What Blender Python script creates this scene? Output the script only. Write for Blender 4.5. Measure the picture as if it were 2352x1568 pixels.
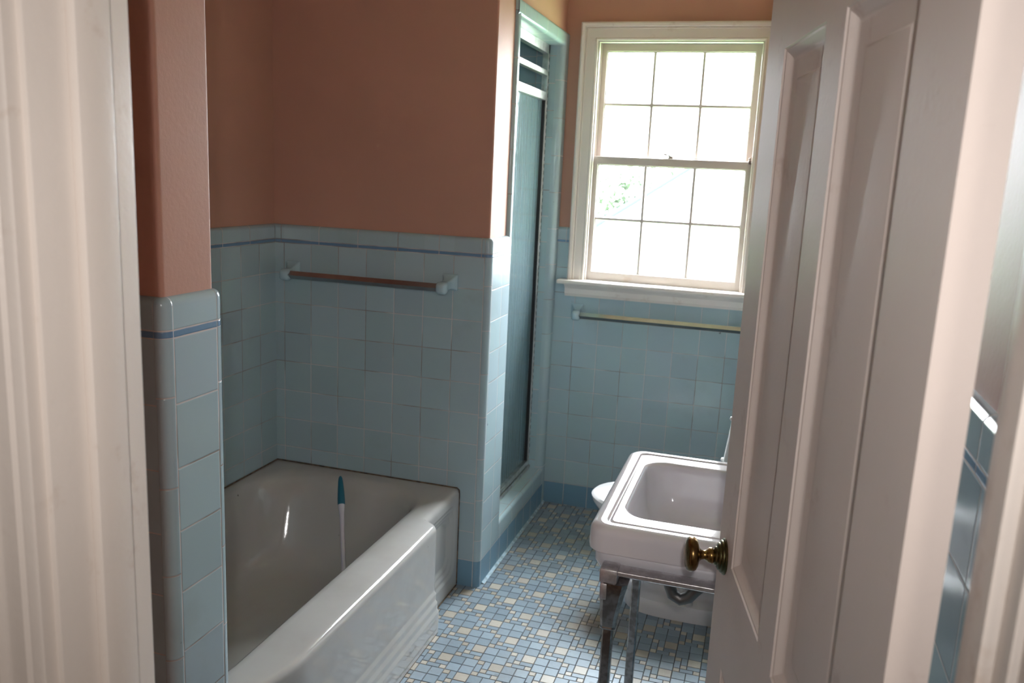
import bpy, bmesh, math, random
from math import sin, cos, pi, radians, sqrt, atan2, floor
from mathutils import Vector, Matrix
random.seed(7)
for o in list(bpy.data.objects): bpy.data.objects.remove(o)
SC = bpy.context.scene
COL = SC.collection

# ------------------------------------------------------------------ camera, world, light, exposure
H_CAM = 1.4628
cam_d = bpy.data.cameras.new('camera'); cam = bpy.data.objects.new('camera', cam_d); COL.objects.link(cam)
F_ = Vector((-0.28189388, 0.93958622, -0.19419985)); R_ = Vector((0.95419297, 0.29569846, 0.04558727)); U_ = Vector((-0.10025776, 0.17245336, 0.97990215))
M = Matrix((( R_.x, U_.x, -F_.x, 0.0), (R_.y, U_.y, -F_.y, 0.0), (R_.z, U_.z, -F_.z, H_CAM), (0, 0, 0, 1)))
cam.matrix_world = M
cam_d.sensor_width = 36.0; cam_d.lens = 1940.64 / 2352 * 36.0
cam_d.clip_start = 0.02; cam_d.clip_end = 200
cam_d.dof.use_dof = True; cam_d.dof.focus_distance = 1.7; cam_d.dof.aperture_fstop = 7.0
SC.camera = cam
SC.view_settings.view_transform = 'Standard'; SC.view_settings.look = 'None'
SC.view_settings.exposure = 0.0; SC.view_settings.gamma = 1.0; SC.view_settings.use_curve_mapping = False

W = bpy.data.worlds.new('world'); SC.world = W; W.use_nodes = True
bg = W.node_tree.nodes['Background']; bg.inputs[0].default_value = (0.86, 0.94, 1.0, 1); bg.inputs[1].default_value = 1.0
# overcast sky: dimmer and whiter at the horizon, brighter and bluer overhead
_t = W.node_tree; _tc = _t.nodes.new('ShaderNodeTexCoord'); _sp = _t.nodes.new('ShaderNodeSeparateXYZ'); _t.links.new(_tc.outputs['Generated'], _sp.inputs[0])
_mr = _t.nodes.new('ShaderNodeMapRange'); _mr.interpolation_type = 'SMOOTHSTEP'; _mr.inputs[1].default_value = 0.35; _mr.inputs[2].default_value = 0.80; _t.links.new(_sp.outputs[2], _mr.inputs[0])
_mx = _t.nodes.new('ShaderNodeMix'); _mx.data_type = 'RGBA'; _t.links.new(_mr.outputs[0], _mx.inputs[0])
SKY_LOW, SKY_HIGH = 45.0, 106.0
_mx.inputs[6].default_value = (0.90 * SKY_LOW, 0.95 * SKY_LOW, 1.0 * SKY_LOW, 1); _mx.inputs[7].default_value = (0.84 * SKY_HIGH, 0.93 * SKY_HIGH, 1.0 * SKY_HIGH, 1)
_t.links.new(_mx.outputs[2], bg.inputs[0])

def light(name, typ, loc, energy, color=(1, 1, 1), **kw):
    d = bpy.data.lights.new(name, typ); o = bpy.data.objects.new(name, d); COL.objects.link(o)
    o.location = loc; d.energy = energy; d.color = color
    for k, v in kw.items(): setattr(d, k, v)
    return o
# the camera's own flash, just above and behind the lens
fl = light('camera_flash', 'SPOT', Vector((0, 0, H_CAM)) + U_ * 0.09 - F_ * 0.14, 28.0, (1.0, 0.97, 0.96), spot_size=radians(92), spot_blend=1.0, shadow_soft_size=0.018)
fl.matrix_world = Matrix.Translation(fl.location) @ M.to_3x3().to_4x4()
# lamp in the hall, behind and to the right of the camera
hl = light('hall_lamp', 'AREA', (0.66, -1.0, 1.75), 4.3, (1.0, 0.9, 0.8), shape='DISK', size=0.28)
hl.rotation_euler = Vector((-0.75, 1.9, -0.35)).to_track_quat('-Z', 'Y').to_euler()
# daylight portal in the window opening
pt = light('window_portal', 'AREA', (-0.432, 3.72, 1.53), 1.0, size=0.66, size_y=1.0, shape='RECTANGLE')
pt.rotation_euler = (radians(-90), 0, 0); pt.data.cycles.is_portal = True

# ------------------------------------------------------------------ node helpers
T = 0.1085; ZB = 0.1005; ZS = ZB + 10 * T
def srgb(r, g, b):
    f = lambda c: (c / 255 / 12.92) if c / 255 <= 0.04045 else ((c / 255 + 0.055) / 1.055) ** 2.4
    return (f(r), f(g), f(b), 1.0)
class NT:
    def __init__(s, name):
        s.m = bpy.data.materials.new(name); s.m.use_nodes = True; s.t = s.m.node_tree
        s.b = s.t.nodes['Principled BSDF']
    def n(s, typ, **kw):
        x = s.t.nodes.new(typ)
        for k, v in kw.items(): setattr(x, k, v)
        return x
    def link(s, a, b): s.t.links.new(a, b)
    def put(s, sock, v):
        if isinstance(v, bpy.types.NodeSocket): s.link(v, sock)
        else: sock.default_value = v
    def mt(s, op, a, b=0.0, c=0.0):
        x = s.n('ShaderNodeMath', operation=op); s.put(x.inputs[0], a); s.put(x.inputs[1], b)
        if op in ('SMOOTH_MIN', 'MULTIPLY_ADD', 'COMPARE'): s.put(x.inputs[2], c)
        return x.outputs[0]
    def ss(s, v, a, b, lo=0.0, hi=1.0):
        x = s.n('ShaderNodeMapRange', interpolation_type='SMOOTHSTEP'); s.put(x.inputs[0], v)
        x.inputs[1].default_value = a; x.inputs[2].default_value = b; x.inputs[3].default_value = lo; x.inputs[4].default_value = hi
        return x.outputs[0]
    def mix(s, f, a, b):
        x = s.n('ShaderNodeMix', data_type='RGBA'); s.put(x.inputs[0], f); s.put(x.inputs[6], a); s.put(x.inputs[7], b)
        return x.outputs[2]
    def noise(s, scale, detail=3.0, vec=None, rough=0.5):
        x = s.n('ShaderNodeTexNoise'); x.inputs['Scale'].default_value = scale; x.inputs['Detail'].default_value = detail
        x.inputs['Roughness'].default_value = rough
        if vec is None: vec = s.geo()
        s.link(vec, x.inputs['Vector']); return x.outputs[0]
    def geo(s):
        if not hasattr(s, '_g'): s._g = s.n('ShaderNodeTexCoord').outputs['Object']
        return s._g
    def bump(s, h, dist, strength=1.0):
        x = s.n('ShaderNodeBump'); x.inputs['Distance'].default_value = dist; x.inputs['Strength'].default_value = strength
        s.link(h, x.inputs['Height']); s.link(x.outputs[0], s.b.inputs['Normal'])
    def set(s, color=None, rough=None, metal=None, coat=None, spec=None):
        if color is not None: s.put(s.b.inputs['Base Color'], color)
        if rough is not None: s.put(s.b.inputs['Roughness'], rough)
        if metal is not None: s.b.inputs['Metallic'].default_value = metal
        if coat is not None: s.b.inputs['Coat Weight'].default_value = coat; s.b.inputs['Coat Roughness'].default_value = 0.05
        if spec is not None: s.b.inputs['Specular IOR Level'].default_value = spec
        return s.m

TILE = srgb(162, 181, 187); TILE_D = srgb(116, 150, 170); STRIP = srgb(104, 134, 162); GROUT = srgb(198, 190, 186)

def tile_mat(name, pu=T, pv=T, v0=ZB, zones=True, cappu=0.152, var=0.10, rough=0.13, gw=0.0011, grout=GROUT, field=TILE, uline=True, basez=True):
    m = NT(name)
    uv = m.n('ShaderNodeUVMap').outputs[0]; sp = m.n('ShaderNodeSeparateXYZ'); m.link(uv, sp.inputs[0]); u, v = sp.outputs[0], sp.outputs[1]
    def dist(x, p, off=0.0):   # distance to the nearest multiple of p
        a = m.mt('DIVIDE', m.mt('SUBTRACT', x, off), p); fr = m.mt('FRACT', a)
        return m.mt('MULTIPLY', m.mt('MINIMUM', fr, m.mt('SUBTRACT', 1.0, fr)), p), m.mt('FLOOR', a)
    du, iu = dist(u, pu); dv, iv = dist(v, pv, v0)
    if uline == 'norm':   # one run of bullnose pieces: joints only at its two edges
        du = m.mt('MULTIPLY', m.mt('MINIMUM', m.mt('ABSOLUTE', u), m.mt('ABSOLUTE', m.mt('SUBTRACT', 1.0, u))), 0.034); iu = m.mt('MULTIPLY', u, 0.0)
    elif not uline: du = m.mt('ADD', 0.5, m.mt('MULTIPLY', u, 0.0)); iu = m.mt('MULTIPLY', u, 0.0)
    if zones:
        above = m.mt('GREATER_THAN', v, ZS); below = m.mt('LESS_THAN', v, ZB)
        duc, iuc = dist(u, cappu, 0.03) if uline is True else (du, iu)
        dsv = m.mt('MINIMUM', m.mt('ABSOLUTE', m.mt('SUBTRACT', v, ZS)), m.mt('ABSOLUTE', m.mt('SUBTRACT', v, ZS + 0.0125)))
        strip = m.mt('MULTIPLY', above, m.mt('LESS_THAN', v, ZS + 0.0125))
        cap = m.mt('MULTIPLY', above, m.mt('GREATER_THAN', v, ZS + 0.0125))
        # cap / strip use their own joints
        dvz = m.n('ShaderNodeMix', data_type='FLOAT'); m.put(dvz.inputs[0], above); m.put(dvz.inputs[2], dv); m.put(dvz.inputs[3], dsv); dv2 = dvz.outputs[0]
        dux = m.n('ShaderNodeMix', data_type='FLOAT'); m.put(dux.inputs[0], above); m.put(dux.inputs[2], du); m.put(dux.inputs[3], duc); du2 = dux.outputs[0]
        dvb = m.n('ShaderNodeMix', data_type='FLOAT'); m.put(dvb.inputs[0], below); m.put(dvb.inputs[2], dv2); m.put(dvb.inputs[3], m.mt('ABSOLUTE', m.mt('SUBTRACT', v, ZB))); dv2 = dvb.outputs[0]
    else: dv2, du2 = dv, du
    d = m.mt('MINIMUM', du2, dv2)
    nz = m.noise(60, 2)
    dd = m.mt('ADD', d, m.mt('MULTIPLY', m.mt('SUBTRACT', nz, 0.5), 0.0009))
    g = m.ss(dd, gw * 0.7, gw * 1.35, 1.0, 0.0)
    cx = m.n('ShaderNodeCombineXYZ'); m.put(cx.inputs[0], iu); m.put(cx.inputs[1], iv)
    wn = m.n('ShaderNodeTexWhiteNoise', noise_dimensions='2D'); m.link(cx.outputs[0], wn.inputs[0])
    hs = m.n('ShaderNodeHueSaturation'); hs.inputs['Color'].default_value = field
    m.put(hs.inputs['Value'], m.mt('ADD', 1.0 - var / 2, m.mt('MULTIPLY', wn.outputs[0], var)))
    sc = m.n('ShaderNodeSeparateColor'); m.link(wn.outputs[1], sc.inputs[0])
    m.put(hs.inputs['Hue'], m.mt('ADD', 0.488, m.mt('MULTIPLY', sc.outputs[1], 0.022)))
    c = hs.outputs[0]
    if zones:
        c = m.mix(strip, c, STRIP)
        if basez: c = m.mix(below, c, TILE_D)
    # grime: thin stains and a few specks
    st = m.ss(m.noise(3.2, 5, rough=0.65), 0.56, 0.75); c = m.mix(m.mt('MULTIPLY', st, 0.16), c, srgb(120, 118, 100))
    sk = m.ss(m.noise(38, 1), 0.80, 0.83); c = m.mix(m.mt('MULTIPLY', sk, 0.6), c, srgb(70, 58, 48))
    gd = m.mix(m.ss(m.noise(5, 3), 0.45, 0.65), grout, srgb(140, 128, 118))
    c = m.mix(g, c, gd)
    r = m.mt('ADD', m.mt('MULTIPLY', g, 0.6), m.mt('ADD', rough, m.mt('MULTIPLY', m.noise(9, 3), 0.10)))
    m.set(c, r, spec=0.38)
    hgt = m.mt('ADD', m.ss(d, 0.0, 0.0030, 0.0, 0.5), m.mt('MULTIPLY', m.noise(16, 1), 0.5))
    hgt = m.mt('ADD', hgt, m.mt('MULTIPLY', wn.outputs[0], 0.0))
    m.bump(hgt, 0.0012)
    return m.m

def paint_mat(name, col, rough=0.45, bump=0.0004, var=0.06, dirt=None, spec=0.4):
    m = NT(name)
    a = tuple(c * (1 - var) for c in col[:3]) + (1,); b = tuple(min(1, c * (1 + var)) for c in col[:3]) + (1,)
    c = m.mix(m.ss(m.noise(2.5, 4), 0.35, 0.65), a, b)
    if dirt is not None:
        c = m.mix(m.mt('MULTIPLY', m.ss(m.noise(9, 5, rough=0.7), 0.58, 0.72), 0.35), c, dirt)
    m.set(c, rough, spec=spec); m.bump(m.noise(140, 3), bump); return m.m

PINK = paint_mat('salmon_paint', srgb(184, 138, 120), 0.52, 0.0003, 0.04, spec=0.28)
CEIL = paint_mat('ceiling_paint', srgb(225, 205, 190), 0.7)
CREAM = paint_mat('cream_gloss_paint', srgb(224, 214, 205), 0.34, 0.0003, 0.03, srgb(170, 135, 105))
DOORP = paint_mat('door_paint', srgb(224, 211, 203), 0.47, 0.0003, 0.03, srgb(170, 140, 125))
TILEM = tile_mat('pale_blue_wall_tile'); 
BULL = tile_mat('bullnose_tile', pv=0.152, v0=0.026, uline='norm', var=0.06)
BULL_PLAIN = tile_mat('bullnose_trim_tile', pv=0.152, v0=0.026, zones=False, uline=False, var=0.06)
TILE_PLAIN = tile_mat('shower_tile', zones=False, field=srgb(156, 179, 187), gw=0.0013)
CURB = tile_mat('curb_tile', pu=0.152, pv=0.0765, v0=ZB, zones=False, var=0.06)

def simple(name, col, rough=0.4, metal=0.0, coat=None, noise=0.0, nscale=20, alt=None, bump=None, spec=None):
    m = NT(name); c = col
    if alt is not None: c = m.mix(m.ss(m.noise(nscale, 4, rough=0.6), 0.5 - noise, 0.5 + noise), col, alt)
    m.set(c, rough, metal, coat, spec)
    if bump: m.bump(m.noise(bump[0], 3), bump[1])
    return m.m
def enamel(name, col, stain, amt=0.25, rough=0.12, specks=True):
    m = NT(name); c = m.mix(m.mt('MULTIPLY', m.ss(m.noise(2.2, 5, rough=0.6), 0.45, 0.75), amt), col, stain)
    if specks: c = m.mix(m.mt('MULTIPLY', m.ss(m.noise(45, 1), 0.82, 0.84), 0.7), c, srgb(70, 60, 52))
    m.set(c, m.mt('ADD', rough - .09, m.mt('MULTIPLY', m.noise(11, 4), 0.10)), spec=0.5); m.bump(m.mt('ADD', m.noise(7, 2), m.mt('MULTIPLY', m.noise(90, 2), 0.12)), 0.0008); return m.m
TUBM = enamel('tub_enamel', srgb(180, 178, 175), srgb(146, 137, 128), 0.35)
SINKM = enamel('sink_porcelain', srgb(218, 214, 218), srgb(170, 160, 150), 0.22, specks=False)
TOIM = enamel('toilet_porcelain', srgb(212, 208, 208), srgb(165, 152, 140), 0.3, specks=False)
SEATM = simple('seat_plastic', srgb(232, 230, 228), 0.25)
CHROME = simple('worn_chrome', (0.46, 0.46, 0.48, 1), 0.17, 1.0, noise=0.3, nscale=14, alt=(0.38, 0.38, 0.40, 1))
CHROME_R = simple('pitted_chrome', (0.60, 0.58, 0.59, 1), 0.42, 1.0, noise=0.10, nscale=70, alt=(0.72, 0.70, 0.72, 1), bump=(90, 0.0006))
CHROME_D = simple('tarnished_chrome', (0.42, 0.41, 0.41, 1), 0.22, 1.0, noise=0.1, nscale=40, alt=(0.26, 0.24, 0.23, 1))
ALU = simple('shower_aluminium', (0.78, 0.78, 0.77, 1), 0.36, 1.0, noise=0.12, nscale=25, alt=(0.60, 0.58, 0.55, 1))
BRASS = simple('aged_brass', (0.30, 0.185, 0.065, 1), 0.27, 1.0, noise=0.14, nscale=35, alt=(0.14, 0.085, 0.035, 1))
BRASS_G = simple('verdigris_brass', (0.16, 0.13, 0.06, 1), 0.35, 1.0, noise=0.14, nscale=60, alt=(0.10, 0.11, 0.055, 1))
PORC_B = enamel('blue_porcelain', srgb(165, 190, 200), srgb(150, 140, 125), 0.2, specks=False)
TEAL = simple('teal_rubber', srgb(28, 100, 122), 0.45); WHITE_P = simple('white_plastic', srgb(205, 203, 215), 0.35)
DARK = simple('dark_gasket', srgb(24, 22, 22), 0.5); CAULK = simple('stained_caulk', srgb(120, 100, 80), 0.8, noise=0.15, nscale=40, alt=srgb(66, 50, 38), bump=(80, 0.002))
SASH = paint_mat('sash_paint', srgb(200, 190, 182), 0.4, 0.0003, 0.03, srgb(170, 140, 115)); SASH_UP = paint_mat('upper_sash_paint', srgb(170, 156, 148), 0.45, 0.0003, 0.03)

# fluted shower glass and clear window glass
g = NT('obscure_shower_glass'); g.set((0.62, 0.80, 0.85, 1), 0.12); g.b.inputs['Transmission Weight'].default_value = 0.90; g.b.inputs['IOR'].default_value = 1.25
tc = g.n('ShaderNodeMapping'); tc.inputs['Scale'].default_value = (1, 1, 0.02); g.link(g.geo(), tc.inputs[0])
gn = g.noise(55, 2, vec=tc.outputs[0]); g.bump(gn, 0.0025); SGLASS = g.m
g = NT('window_glass')
tr = g.n('ShaderNodeBsdfTransparent'); gl = g.n('ShaderNodeBsdfGlossy'); gl.inputs['Roughness'].default_value = 0.02
mx = g.n('ShaderNodeMixShader'); fr = g.n('ShaderNodeFresnel'); fr.inputs[0].default_value = 1.45
ge = g.n('ShaderNodeNewGeometry'); g.link(g.mt('MULTIPLY', fr.outputs[0], g.mt('SUBTRACT', 1.0, ge.outputs['Backfacing'])), mx.inputs[0]); g.link(tr.outputs[0], mx.inputs[1]); g.link(gl.outputs[0], mx.inputs[2])
g.link(mx.outputs[0], g.t.nodes['Material Output'].inputs['Surface']); WGLASS = g.m

# ------------------------------------------------------------------ mesh helpers
def mesh_obj(name, verts, faces, mats, parent=None, mi=None, uvs=None, smooth=40, kind=None, loc=None):
    """one mesh object; loc moves the origin there while verts stay given in world space"""
    if not isinstance(mats, (list, tuple)): mats = [mats]
    off = Vector(loc) if loc is not None else Vector((0, 0, 0))
    me = bpy.data.meshes.new(name); me.from_pydata([tuple(Vector(v) - off) for v in verts], [], faces); me.validate(clean_customdata=False)
    for m in mats: me.materials.append(m)
    if mi: me.polygons.foreach_set('material_index', mi)
    if uvs:
        l = me.uv_layers.new(name='UVMap')
        k = 0
        for f in uvs:
            for c in f: l.data[k].uv = c; k += 1
    if smooth:
        me.polygons.foreach_set('use_smooth', [True] * len(me.polygons)); me.set_sharp_from_angle(angle=radians(smooth))
    me.update()
    o = bpy.data.objects.new(name, me); COL.objects.link(o); o.location = off
    if parent is not None:
        o.parent = parent; q = parent; w_ = Vector((0, 0, 0))
        while q is not None: w_ += Vector(q.location); q = q.parent
        o.location = off - w_
    if kind: o['kind'] = kind
    return o
def thing(name, label, cat, loc=(0, 0, 0), group=None):
    o = bpy.data.objects.new(name, None); COL.objects.link(o); o.location = loc; o.empty_display_size = 0.1
    o['label'] = label; o['category'] = cat
    if group: o['group'] = group
    return o
class MB:
    def __init__(s): s.v = []; s.f = []; s.m = []
    def add(s, vs, fs, mi=0):
        k = len(s.v); s.v += [tuple(v) for v in vs]; s.f += [tuple(i + k for i in f) for f in fs]; s.m += [mi] * len(fs); return s
    def box(s, x0, x1, y0, y1, z0, z1, bev=0.0, mi=0, mat=None, seg=2):
        bm = bmesh.new(); bmesh.ops.create_cube(bm, size=1.0)
        for v in bm.verts: v.co = Vector(((x0 + x1) / 2 + v.co.x * (x1 - x0), (y0 + y1) / 2 + v.co.y * (y1 - y0), (z0 + z1) / 2 + v.co.z * (z1 - z0)))
        if bev > 0: bmesh.ops.bevel(bm, geom=list(bm.edges), offset=bev, segments=seg, profile=0.5, affect='EDGES')
        bm.verts.index_update()
        vs = [v.co.copy() for v in bm.verts]
        if mat is not None: vs = [mat @ v for v in vs]
        s.add(vs, [tuple(v.index for v in f.verts) for f in bm.faces], mi); bm.free(); return s
    def loft(s, rings, closed=True, cap0=False, cap1=False, mi=0, flip=False):
        n = len(rings[0]); vs = [p for r in rings for p in r]; fs = []
        for i in range(len(rings) - 1):
            for j in range(n if closed else n - 1):
                k = (j + 1) % n; q = (i * n + j, i * n + k, (i + 1) * n + k, (i + 1) * n + j)
                fs.append(q[::-1] if flip else q)
        if cap0: fs.append(tuple(range(n))[::-1] if not flip else tuple(range(n)))
        if cap1:
            t = tuple((len(rings) - 1) * n + j for j in range(n)); fs.append(t if not flip else t[::-1])
        return s.add(vs, fs, mi)
    def lathe(s, prof, origin, axis, n=32, mi=0):
        """prof: (r, h) pairs along axis"""
        a = Vector(axis).normalized(); t = a.cross(Vector((0, 0, 1)));
        if t.length < 1e-4: t = Vector((1, 0, 0))
        t.normalize(); b = a.cross(t); o = Vector(origin)
        rings = [[o + a * h + (t * cos(2 * pi * k / n) + b * sin(2 * pi * k / n)) * max(r, 1e-5) for k in range(n)] for r, h in prof]
        return s.loft(rings, True, True, True, mi)
    def tube(s, pts, rad, n=14, mi=0, square=False):
        pts = [Vector(p) for p in pts]; rings = []
        rads = rad if isinstance(rad, (list, tuple)) else [rad] * len(pts)
        up = None
        for i, p in enumerate(pts):
            d = (pts[min(i + 1, len(pts) - 1)] - pts[max(i - 1, 0)]).normalized()
            if up is None:
                up = Vector((0, 0, 1)) if abs(d.z) < 0.9 else Vector((1, 0, 0))
            t = d.cross(up).normalized(); up = t.cross(d).normalized()
            rings.append([p + (t * cos(2 * pi * k / n) + up * sin(2 * pi * k / n)) * rads[i] for k in range(n)])
        return s.loft(rings, True, True, True, mi)
    def sweep(s, path, prof, mi=0, closed=False):
        """path: list of (point, right, up); prof: list of (a, b)"""
        rings = [[Vector(p) + Vector(r) * a + Vector(u) * b for a, b in prof] for p, r, u in path]
        return s.loft(rings, closed, mi=mi)
    def build(s, name, mats, parent=None, smooth=40, kind=None, loc=None):
        if loc is None and parent is not None: loc = s.v[0]
        o = mesh_obj(name, s.v, s.f, mats, parent, s.m, None, smooth, kind, loc)
        bm = bmesh.new(); bm.from_mesh(o.data); bmesh.ops.recalc_face_normals(bm, faces=bm.faces); bm.to_mesh(o.data); bm.free()
        return o
def arc(n, a0, a1): return [a0 + (a1 - a0) * i / n for i in range(n + 1)]

def dado(name, samples, zlo=0.0, zhi=2.44, cap=1.25, tile=True, off=0.013, kind='structure', bullflags=None, mats=None, floor_curve=False, parent=None):
    """samples: list of (x, y, nx, ny, u, bull) of the paint plane; tile face stands off by `off` and rounds into the paint at z = cap"""
    prof = []   # (o, z)
    if tile and zlo < cap:
        zz = [zlo] + [z for z in (ZB,) if z > zlo] + [cap - off]
        prof += [(off, z) for z in zz]
        for a in arc(6, 0, pi / 2)[1:]: prof.append((off * cos(a), cap - off + off * sin(a)))
        if zhi > cap: prof.append((0, zhi))
        ncut = len(prof) - (2 if zhi > cap else 1)
    else: prof = [(0, zlo), (0, zhi)]; ncut = 0
    V = []; Fc = []; MI = []; UV = []
    n = len(prof)
    for (x, y, nx, ny, u, b) in samples:
        for (o, z) in prof: V.append((x + nx * o, y + ny * o, z))
    # v runs along the profile so that the rounded cap keeps its tile
    vv = [prof[0][1]]
    for j in range(1, n): vv.append(vv[-1] + math.hypot(prof[j][0] - prof[j - 1][0], prof[j][1] - prof[j - 1][1]))
    bu = {}; i = 0
    while i < len(samples) - 1:
        if samples[i][5]:
            j = i; L = [0.0]
            while j < len(samples) - 1 and samples[j][5]:
                a, b = samples[j], samples[j + 1]
                L.append(L[-1] + math.hypot(b[0] + b[2] * off - a[0] - a[2] * off, b[1] + b[3] * off - a[1] - a[3] * off)); j += 1
            for k in range(len(L) - 1): bu[i + k] = (L[k] / L[-1], L[k + 1] / L[-1])
            i = j
        else: i += 1
    for i in range(len(samples) - 1):
        for j in range(n - 1):
            Fc.append((i * n + j, (i + 1) * n + j, (i + 1) * n + j + 1, i * n + j + 1))
            u0, u1 = (samples[i][4], samples[i + 1][4]) if i not in bu else bu[i]
            UV.append(((u0, vv[j]), (u1, vv[j]), (u1, vv[j + 1]), (u0, vv[j + 1])))
            MI.append((2 if samples[i][5] else 1) if j < ncut else 0)
    return mesh_obj(name, V, Fc, mats or [PINK, TILEM, BULL], parent, MI, UV, 35, kind)
def straight(x0, y0, x1, y1, nx, ny, u0, u1, b=0): return [(x0, y0, nx, ny, u0, b), (x1, y1, nx, ny, u1, b)]
def corner(cx, cy, r, a0, a1, n=8, off=0.013, b=1):
    """convex corner about (cx,cy); u restarts at 0 so the bullnose joints land on its ends"""
    return [(cx + r * cos(a), cy + r * sin(a), cos(a), sin(a), 0, b) for a in arc(n, a0, a1)]

ZC = 2.44
# ------------------------------------------------------------------ walls
XL, YB, XS, YW, XR = -1.702, 2.6615, -0.883, 3.557, 0.220
O = 0.013
def gbull(v): return v
# left wall (beside the tub)
dado('wall_left', straight(XL - O, 0.64, XL - O, YB + 0.02, 1, 0, (0.64 - 2.5608) + 40 * T, (YB + 0.02 - 2.5608) + 40 * T))
# wall at the foot of the tub, turning the corner into the shower wall
uS = lambda y: (y - 2.6816) + 40 * T
S = [(XL - 0.04, YB + O, 0, -1, (XL - 0.04 + 1.6664) + 20 * T, 0), (-1.6664 + 7 * T, YB + O, 0, -1, 27 * T, 1)]
S += corner(XS - 0.019, YB + 0.019, 0.006, -pi / 2, 0)[0:-1]
S += [(XS - O, YB + 0.019, 1, 0, 40 * T, 0), (XS - O, 2.875, 1, 0, uS(2.875), 1)]
S += corner(XS - O, 2.875, 0.0005, 0, pi / 2, 6)[1:-1] + [(XS - O, 2.875, 0, 1, 0.0, 0), (-1.0, 2.875, 0, 1, 0.1, 0)]
dado('wall_back', S)
# piece of the shower wall right above the opening
mb = MB(); mb.box(-0.99, XS - O, 2.8745, YW + 0.013, 2.035, ZC); mb.build('wall_shower_header', PINK, kind='structure', smooth=None)
# pier that closes the near end of the tub
S = [(XL - 0.02, 1.085, 0, -1, (XL - 0.02 + 0.903) + 20 * T - 0.012, 0), (-0.903, 1.085, 0, -1, 20 * T - 0.012, 1)]
S += corner(-0.903, 1.091, 0.007, -pi / 2, 0)[0:-1]
S += [(XS - O, 1.0927, 1, 0, 30 * T, 0), (XS - O, 1.2012, 1, 0, 31 * T, 1)]
S += corner(-0.904, 1.2045, 0.008, 0, pi / 2)
S += [(-0.904, 1.2125, 0, 1, 0, 0), (XL - 0.02, 1.2125, 0, 1, 0.8, 0)]
dado('wall_pier', S)
# window wall: four pieces around the opening
CW = -0.7915
uW = lambda x: (x - CW) + 40 * T
WX0, WX1, WZ0, WZ1 = -0.775, -0.088, 1.005, 2.03
def joined(name, parts, kind='structure'):
    """parts are objects built separately and merged into one mesh"""
    me0 = parts[0]; bm = bmesh.new()
    for p in parts:
        bm.from_mesh(p.data)
    bm.to_mesh(me0.data); bm.free(); me0.name = name; me0.data.name = name
    for p in parts[1:]: bpy.data.objects.remove(p)
    return me0
parts = [dado('wall_window', [(-0.90, YW + O, 0, -1, uW(-0.90), 0), (XR + 0.03, YW + O, 0, -1, uW(XR + 0.03), 0)], 0, WZ0, cap=1.25)]
bpy.data.objects.remove(parts[0]); parts = []
def flatpiece(x0, x1, z0, z1):
    V = [(x0, YW, z0), (x1, YW, z0), (x1, YW, z1), (x0, YW, z1)]
    return mesh_obj('p', V, [(0, 1, 2, 3)], [PINK, TILEM, BULL], None, [1], [((uW(x0), z0), (uW(x1), z0), (uW(x1), z1), (uW(x0), z1))], None)
parts = [flatpiece(-0.90, XR + 0.03, 0, WZ0),
         dado('p', straight(-0.90, YW + O, WX0, YW + O, 0, -1, uW(-0.90), uW(WX0)), WZ0),
         dado('p', straight(WX1, YW + O, XR + 0.03, YW + O, 0, -1, uW(WX1), uW(XR + 0.03)), WZ0),
         dado('p', straight(WX0, YW + O, WX1, YW + O, 0, -1, uW(WX0), uW(WX1)), WZ1)]
joined('wall_window', parts)
# right wall (behind the sink and the open door)
dado('wall_right', straight(XR + O, YW + 0.02, XR + O, 0.60, -1, 0, (3.6 - YW) + 5 * T, (3.6 - 0.6) + 5 * T))
# door wall, room side and hall side, with the opening -0.56 .. 0.162
YD0, YD1 = 0.535, 0.625
mb = MB()
mb.box(-1.9, -0.585, YD0, YD1, 0, ZC); mb.box(0.187, XR + 0.9, YD0, YD1, 0, ZC); mb.box(-0.585, 0.187, YD0, YD1, 2.06, ZC)
mb.build('wall_entry', PINK, kind='structure', smooth=None)
# hall behind the camera
mb = MB()
mb.box(-1.9, -1.8, -1.6, YD0, 0, ZC); mb.box(1.1, 1.2, -1.6, YD0, 0, ZC); mb.box(-1.9, 1.2, -1.7, -1.6, 0, ZC)
mb.build('wall_hall', paint_mat('hall_paint', srgb(215, 200, 180), 0.6), kind='structure', smooth=None)
mb = MB(); mb.box(-1.9, 1.2, -1.7, YW + 0.2, ZC, ZC + 0.05); mb.build('ceiling', CEIL, kind='structure', smooth=None)
# outer envelope so that no daylight leaks in between the wall skins
mb = MB()
mb.box(-1.95, XL - 0.03, 0.62, 3.8, 0, ZC); mb.box(XR + 0.03, 0.35, 0.62, 3.8, 0, ZC)
mb.box(-1.95, WX0, YW + 0.015, YW + 0.16, 0, ZC); mb.box(WX1, 0.35, YW + 0.015, YW + 0.16, 0, ZC)
mb.box(WX0, WX1, YW + 0.015, YW + 0.16, 0, WZ0); mb.box(WX0, WX1, YW + 0.015, YW + 0.16, WZ1, ZC)
mb.build('wall_exterior', simple('exterior_siding', srgb(215, 212, 205), 0.8), kind='structure', smooth=None)

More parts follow.
